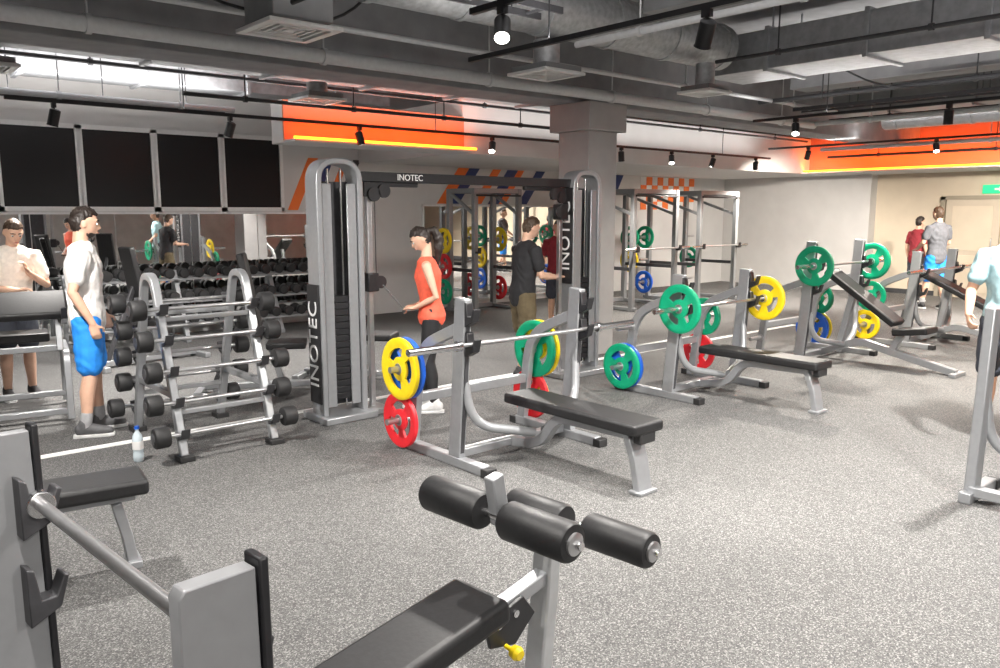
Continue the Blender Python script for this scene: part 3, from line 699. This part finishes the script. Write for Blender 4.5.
# water bottle
t=thing('water_bottle','clear plastic water bottle on floor by the barbell rack','bottle',P(139,461))
MB().lathe([(.03,0),(.036,.01),(.036,.06),(.033,.07),(.036,.08),(.036,.16),(.03,.19),(.013,.22),(.013,.235)],(0,0,0)).build('bottle_body',mat('clear_plastic',(.75,.86,.92),.1,trans=.35,var=.02),t)
MB().cyl((0,0,.235),(0,0,.255),.017,n=18).build('cap',BLU,t); MB().lathe([(.0365,.09),(.0372,.09),(.0372,.15),(.0365,.15)],(0,0,0)).build('paper_label',WHITE,t)
# ---------------------------------------------------------------- people
def remeshed(mb,name,m,parent,vox,it=4,tuft=0,sc=1,fold=0):
    me=mb.mesh('tmp'); o=bpy.data.objects.new('tmp',me); COL.objects.link(o)
    r=o.modifiers.new('r','REMESH'); r.mode='VOXEL'; r.voxel_size=vox; r.use_smooth_shade=True
    sm=o.modifiers.new('s','SMOOTH'); sm.factor=.5; sm.iterations=it
    bpy.context.view_layer.update()
    me2=bpy.data.meshes.new_from_object(o.evaluated_get(bpy.context.evaluated_depsgraph_get()))
    bpy.data.objects.remove(o); me2.materials.clear(); me2.materials.append(m); me2.shade_smooth(); me2.name=name
    if tuft or fold:
        ns=[v.normal.copy() for v in me2.vertices]
        for v,n in zip(me2.vertices,ns):
            q=v.co.copy()
            if tuft: v.co=q+n*tuft*(noise.noise(V((q.x*75,q.y*75,q.z*28)))+.5*noise.noise(V((q.x*150,q.y*150,q.z*60))))
            else:
                w=noise.noise(V((q.x*7,q.y*7,q.z*4)))*2
                v.co=q+n*fold*(math.sin(q.z*42+q.x*22+w*5)*.5+.5+noise.noise(V((q.x*16,q.y*16,q.z*11))))
    ob=bpy.data.objects.new(name,me2); COL.objects.link(ob); ob.parent=parent; return ob
def scl(mb,k): mb.v=[p*k for p in mb.v]; return mb
def hand(mb,w,d,n,s):
    w=V(w);d=V(d).normalized();n=(V(n)-d*V(n).dot(d)).normalized();sd=d.cross(n).normalized()
    if sd.dot(V(s))<0: sd=-sd
    mb.chain([w,w+d*.035,w+d*.085],[(.026,.02),(.038,.017),(.038,.014)],side=sd,n=12)
    for k,(off,L) in enumerate(((.029,.07),(.01,.078),(-.01,.073),(-.028,.056))):
        b=w+d*.08+sd*off; a1=d*.9+n*.25; a2=d*.5+n*.8; a3=n*.95-d*.1
        p1=b+a1.normalized()*L*.42; p2=p1+a2.normalized()*L*.33; p3=p2+a3.normalized()*L*.25
        mb.chain([b-d*.01,b,p1,p2,p3],[.0095,.0095,.009,.0085,.0075],side=sd,n=8)
    b=w+d*.028+sd*.028; p1=b+(sd*.8+d*.6+n*.3).normalized()*.04; p2=p1+(d*.9+n*.35+sd*.1).normalized()*.034
    mb.chain([b-sd*.01,b,p1,p2],[.013,.012,.011,.009],side=n,n=8)
def person(label,loc,rot,sc=1,fem=False,lean=0,skin=None,hair=None,top=None,bottom=None,shoe=None,arms=None,legs=None,head=(0,0),hem=.8,sleeve=.6,sock=None,pony=False,beard=False,vox=.0075):
    t=thing('person',label,'person',loc,rot)
    la=R(lean)
    def sp(x,y,z):
        if z<=.95: return V((x,y,z))
        dz=z-.95; return V((x,y*math.cos(la)+dz*math.sin(la),.95+dz*math.cos(la)-y*math.sin(la)))
    rings=[(.84,.12,.09),(.90,.165,.115),(.97,.168,.118),(1.06,.15,.105),(1.16,.152,.108),(1.27,.172,.118),(1.36,.178,.115),(1.43,.15,.092),(1.475,.085,.068),(1.51,.06,.058)]
    if fem: rings=[(.84,.13,.10),(.90,.168,.122),(.97,.160,.115),(1.06,.122,.09),(1.12,.118,.088),(1.22,.135,.10),(1.32,.145,.118),(1.41,.125,.085),(1.47,.07,.058),(1.51,.05,.05)]
    sw=.158 if fem else .19; af=.80 if fem else 1; 
    LG=legs or [((-.10,.015,.49),(-.11,-.02,.085)),((.10,.015,.49),(.11,-.02,.085))]
    AR_=arms or [((-.25,-.03,1.15),(-.27,.05,.90),(0,.15,-1)),((.25,-.03,1.15),(.27,.05,.90),(0,.15,-1))]
    b=MB(); b.chain([sp(0,0,z) for z,_,_ in rings],[(x,y) for _,x,y in rings],n=20)
    tk=.95 if fem else 1
    for i,s in enumerate((-1,1)):
        hp=V((s*.088,0,.91)); kn=V(LG[i][0]); an=V(LG[i][1])
        cf=kn.lerp(an,.33)+V((0,-.012,0))
        b.chain([hp,hp.lerp(kn,.45),kn,cf,kn.lerp(an,.7),an],[.09*tk,.079*tk,.056*tk,.057*tk,.043*tk,.037*tk])
        b.chain([an,an+V((0,.03,-.04)),an+V((s*.012,.15,-.055))],[.036,(.036,.032),(.036,.022)])
        sh=sp(s*sw,0,1.415); el=V(AR_[i][0]); wr=V(AR_[i][1]); hd=V(AR_[i][2])
        b.chain([sp(s*sw*.6,0,1.42),sh,sh.lerp(el,.5),el,el.lerp(wr,.3),wr],[.06*af,.058*af,.048*af,.038*af,.038*af,.026*af])
        hand(b,wr,hd,(-s,0,-.2) if abs(hd.z)>.6 else (0,0,-1),(0,1,.2) if abs(hd.z)>.6 else (-s,0,.3))
    hc=sp(0,.03,1.665); Hm=M.Rotation(R(head[0]),3,'Z')@M.Rotation(-R(head[1])-la*.6,3,'X')
    hk=.95 if fem else 1
    def hp_(x,y,z): return hc+Hm@V((x*hk,y*hk,z*hk))
    def hfn(p):
        x,y,z=p
        if z<0: 
            f=1-.34*(-z)**1.6; x*=f
            if y>0: y*=1+.10*(-z)
            else: y*=1-.25*(-z)
        if y>.3 and abs(z-.05)<.22: y-=.05*max(0,1-abs(z-.05)/.22)*(1 if abs(x)>.12 else .2)
        return V((x,y,z))
    hr=(.077*hk,.099*hk,.120*hk)
    b.ell(hc,hr,Hm,24,18,hfn)
    b.chain([sp(0,-.012,1.46),hp_(0,-.02,-.07)],[.058*(.85 if fem else 1),.054*(.85 if fem else 1)])
    b.chain([hp_(0,.090,.02),hp_(0,.110,-.022),hp_(0,.098,-.034)],[.009,.015,.012],n=8)
    b.chain([hp_(-.04,.083,.03),hp_(.04,.083,.03)],[.011,.011],n=8)
    b.chain([hp_(-.018,.092,-.062),hp_(.018,.092,-.062)],[.010,.010],n=8)
    for s in(-1,1): b.ell(hp_(s*.077,-.008,-.008),(.012,.022,.032),Hm,10,8)
    remeshed(scl(b,sc),'body',skin,t,vox,3)
    for s in(-1,1):
        e=scl(MB().ell(hp_(s*.031,.087,.004),(.012,.009,.009),Hm,10,8),sc).build('eye',EYEW,t)
        scl(MB().ell(hp_(s*.031,.0945,.004),(.0062,.003,.0062),Hm,8,6),sc).build('iris',EYED,e)
        scl(MB().chain([hp_(s*.014,.098,.028),hp_(s*.032,.097,.033),hp_(s*.048,.084,.028)],[.0045,.005,.003],n=8),sc).build('eyebrow',hair,t)
    scl(MB().ell(hp_(0,.1015,-.062),(.024,.006,.007),Hm,10,6),sc).build('mouth',LIP,t)
    def hairfn(p):
        q=hfn(p); x,y,z=p
        line=.55 if y>.55 else (.55-(.55-y)*.6 if y>.05 else -.62 if y<-.35 else .2-(.05-y)*2.0)
        line+=.07*noise.noise(V((x*6,y*6,3.1)))
        k=1.06 if z>line else .86
        if z>.35: k+=.05
        return q*k
    h=MB().ell(hc,hr,Hm,36,30,hairfn)
    if pony:
        c0=hp_(0,-.10,.03); bk=(Hm@V((0,-1,0))); bk.z=0; bk.normalize()
        h.chain([c0,c0+bk*.055+V((0,0,.012)),c0+bk*.095+V((0,0,-.06)),c0+bk*.10+V((0,0,-.17)),c0+bk*.085+V((0,0,-.30))],[.030,.040,.047,.041,.016])
    remeshed(scl(h,sc),'hair',hair,t,.006,1,tuft=.007)
    if beard:
        def bfn(p):
            q=hfn(p); return q*(1.03 if (p.z<-.52 and p.y>.05) else .85)
        remeshed(scl(MB().ell(hc,hr,Hm,26,24,bfn),sc),'beard',hair,t,.006,1,tuft=.004)
    c=MB(); g=.014
    zs=[(z,x+g,y+g) for z,x,y in rings if .88<z<(1.45 if fem else 1.46)]
    zs=[(.885 if not fem else .93,zs[0][1],zs[0][2])]+zs[(1 if not fem else 2):]
    c.chain([sp(0,0,z) for z,_,_ in zs],[(x,y) for _,x,y in zs],n=20)
    for i,s in enumerate((-1,1)):
        sh=sp(s*sw,0,1.415); el=V(AR_[i][0])
        if sleeve>0: c.chain([sp(s*sw*.5,0,1.425),sh,sh.lerp(el,.35),sh.lerp(el,sleeve)],[.066,.073,.066,.064])
        else: c.chain([sp(s*.07,-.02,1.40),sp(s*.085,0,1.465),sp(s*.075,.04,1.40)],[.026,.022,.026])
    remeshed(scl(c,sc),'top',top,t,.009,2,fold=.003 if fem else .006)
    c=MB(); g=.013 if hem<1 else .007
    zs=[(z,x+g,y+g) for z,x,y in rings if z<1.02]
    c.chain([sp(0,0,z) for z,_,_ in zs],[(x,y) for _,x,y in zs],n=20)
    for i,s in enumerate((-1,1)):
        hp=V((s*.088,0,.91)); kn=V(LG[i][0]); an=V(LG[i][1])
        if hem<1: c.chain([hp,hp.lerp(kn,.45),hp.lerp(kn,hem)],[.106,.102,.10])
        else:
            cf=kn.lerp(an,.33)+V((0,-.012,0))
            c.chain([hp,hp.lerp(kn,.45),kn,cf,kn.lerp(an,.7),kn.lerp(an,.92)],[r*tk+.007 for r in(.09,.079,.056,.057,.043,.038)])
    remeshed(scl(c,sc),'shorts' if hem<1 else 'leggings',bottom,t,.010,3,fold=.006 if hem<1 else 0)
    for i,s in enumerate((-1,1)):
        an=V(LG[i][1]); x0=an.x; y0=an.y; dz=an.z-.085
        so=MB().chain([(x0,y0-.045,.06+dz),(x0,y0+.01,.065+dz),(x0+s*.006,y0+.09,.05+dz),(x0+s*.015,y0+.165,.042+dz)],[(.038,.05),(.042,.055),(.047,.042),(.040,.032)])
        so.chain([(x0,y0-.01,.075+dz),(x0,y0-.008,.11+dz)],[.046,.044])
        f=remeshed(scl(so,sc),'shoe',shoe,t,.008,2)
        sl=MB()
        ol=[(-.042,-.07),(-.03,-.092),(.03,-.092),(.042,-.07),(.044,.02),(.052,.09),(.05,.16),(.03,.2),(0,.206),(-.03,.2),(-.045,.16),(-.048,.09),(-.042,.02)]
        sl.prism([(x0+a+s*.008*max(0,q)/.1,y0+q,0.0+dz) for a,q in ol],(0,0,.025)); scl(sl,sc).build('sole',SOLE,f,.004)
        if sock: scl(MB().chain([an.lerp(V(LG[i][0]),-.02),an.lerp(V(LG[i][0]),.22)],[.043,.047]),sc).build('sock',sock,t)
    return t
SK1=mat('skin_light',(.68,.42,.30),.5,var=.05); SK2=mat('skin_tan',(.58,.34,.23),.5,var=.05)
HAIRD=mat('dark_hair',(.02,.013,.01),.5,var=.3,scale=80); HAIRB=mat('brown_hair',(.06,.035,.02),.5,var=.3,scale=80)
EYEW=mat('eye_white',(.7,.7,.68),.2); EYED=mat('iris_dark',(.03,.02,.015),.2); LIP=mat('lips',(.45,.16,.13),.5); SOLE=mat('white_sole',(.6,.6,.6),.6)
TWHITE=mat('white_cotton',(.86,.85,.83),.85,bump=.05); TBEIGE=mat('cream_cotton',(.80,.73,.65),.85,bump=.05); TBLACK=mat('black_cotton',(.022,.022,.025),.85)
SBLUE=mat('blue_shorts',(.02,.28,.90),.75); SOLIVE=mat('olive_shorts',(.13,.10,.055),.85); TRED=mat('coral_tank',(.85,.13,.07),.7)
LEGB=mat('black_leggings',(.015,.015,.017),.7); TTEAL=mat('grey_teal_tee',(.30,.46,.50),.85); TMAR=mat('maroon_tee',(.24,.02,.03),.85); SHBLK=mat('black_shoe',(.03,.03,.033),.6); SHWHT=mat('white_shoe',(.65,.65,.65),.6); SHGRY=mat('dark_grey_shoe',(.10,.10,.105),.6)
SOCKG=mat('grey_sock',(.35,.35,.36),.9); SHDK=mat('dark_shorts',(.04,.045,.06),.85); TCHAR=mat('charcoal_tee',(.12,.125,.14),.85)
def face(hx,hy): return math.atan2(-hx,hy)
person('bearded man in white t-shirt and blue shorts standing by the barbell rack',P(96,432),face(1,-.3),1.0,skin=SK1,hair=HAIRD,top=TWHITE,bottom=SBLUE,shoe=SHGRY,sock=SOCKG,beard=True,head=(8,8),
 arms=[((-.26,-.04,1.15),(-.25,.11,.93),(.1,.3,-1)),((.25,-.07,1.15),(.26,.05,.91),(0,.2,-1))],
 legs=[((-.10,.02,.49),(-.11,.03,.085)),((.11,.0,.49),(.13,-.06,.085))])
WP=P(433,410); WF=(-.78,.60)
person('dark-haired woman with ponytail in red tank top pulling the cable',WP,face(*WF),.915,fem=True,lean=5,skin=SK1,hair=HAIRD,top=TRED,bottom=LEGB,shoe=SHWHT,hem=1,sleeve=0,pony=True,head=(6,28),
 arms=[((-.205,-.05,1.13),(-.115,.155,1.02),(.5,.9,-.1)),((.205,-.05,1.13),(.115,.155,1.02),(-.5,.9,-.1))],legs=[((-.09,.03,.49),(-.10,-.02,.085)),((.09,.06,.49),(.10,.10,.085))])
person('man in black t-shirt and olive shorts reaching forward beside the column',P(522,376),face(.97,-.2),.955,lean=6,skin=SK1,hair=HAIRB,top=TBLACK,bottom=SOLIVE,shoe=SHBLK,head=(0,16),hem=.85,
 arms=[((-.23,.12,1.14),(-.14,.36,1.13),(.3,.95,0)),((.24,.10,1.14),(.17,.35,1.12),(-.1,1,0))],legs=[((-.10,.06,.49),(-.11,.08,.085)),((.11,.0,.49),(.12,-.10,.085))])
person('man in cream t-shirt at far left looking down with hand raised',P(22,398),face(.1,-1),.96,lean=14,skin=SK1,hair=HAIRB,top=TBEIGE,bottom=SHDK,shoe=SHBLK,head=(0,18),
 arms=[((-.25,.20,1.12),(-.05,.36,1.26),(.3,.2,.9)),((.25,.18,1.12),(.06,.36,1.10),(-.9,.2,.1))])
person('man in grey-teal t-shirt cut off by the right frame edge',P(998,438),face(-.93,-.35),1.0,skin=SK2,hair=HAIRD,top=TTEAL,bottom=SHDK,shoe=SHBLK,head=(0,5),
 arms=[((-.27,.04,1.15),(-.26,.22,.98),(.1,.7,-.7)),((.27,.02,1.15),(.28,.2,.98),(-.1,.7,-.7))])
person('man in charcoal t-shirt and blue shorts seen from behind near the beige wall',P(932,309),face(.45,.9),1.03,skin=SK1,hair=HAIRB,top=TCHAR,bottom=SBLUE,shoe=SHBLK,sock=SOCKG,vox=.01,
 arms=[((-.27,.03,1.17),(-.22,.22,1.05),(.2,.9,-.2)),((.27,.03,1.17),(.22,.22,1.05),(-.2,.9,-.2))],legs=[((-.10,.08,.49),(-.11,.14,.085)),((.10,-.02,.49),(.11,-.16,.085))])
person('person in maroon t-shirt standing just beyond the man in blue shorts far right',P(913,301),face(.9,-.4),.93,skin=SK1,hair=HAIRD,top=TMAR,bottom=SHDK,shoe=SHBLK,vox=.01)
person('person in dark red t-shirt half hidden between black-shirted man and column',(8.62,8.62,0),face(-.6,-.8),.91,skin=SK2,hair=HAIRD,top=TMAR,bottom=SHDK,shoe=SHBLK,vox=.01)
# pull bar in the woman's hands
r=face(*WF); f=V((-math.sin(r),math.cos(r),0))
hc=WP+f*(.26*.915)+V((0,0,.90))
t=thing('pull_bar','short black pull bar on a cable, held by the woman','pull bar',hc,r)
MB().cyl((-.09,0,0),(.09,0,0),.013,n=14).build('grip',RUBBER,t)
pt=V((CX[0]-1.48+.32+.07,CX[1]-.06,1.15))-hc; pt=M.Rotation(-r,3,'Z')@pt
MB().cyl((0,0,0),pt,.004,n=6).build('cable',BLACK,t)
# ---------------------------------------------------------------- world + camera
w=bpy.data.worlds.new('w'); S.world=w; w.use_nodes=True; w.node_tree.nodes['Background'].inputs[0].default_value=(.5,.5,.52,1); w.node_tree.nodes['Background'].inputs[1].default_value=.2
cam=bpy.data.cameras.new('cam'); co=bpy.data.objects.new('cam',cam); COL.objects.link(co)
co.location=(0,0,CH); co.rotation_euler=(PI/2-A,0,YAW); cam.sensor_width=36; cam.lens=28.8; cam.clip_start=.05
S.camera=co
S.view_settings.view_transform='Standard'; S.view_settings.exposure=.45
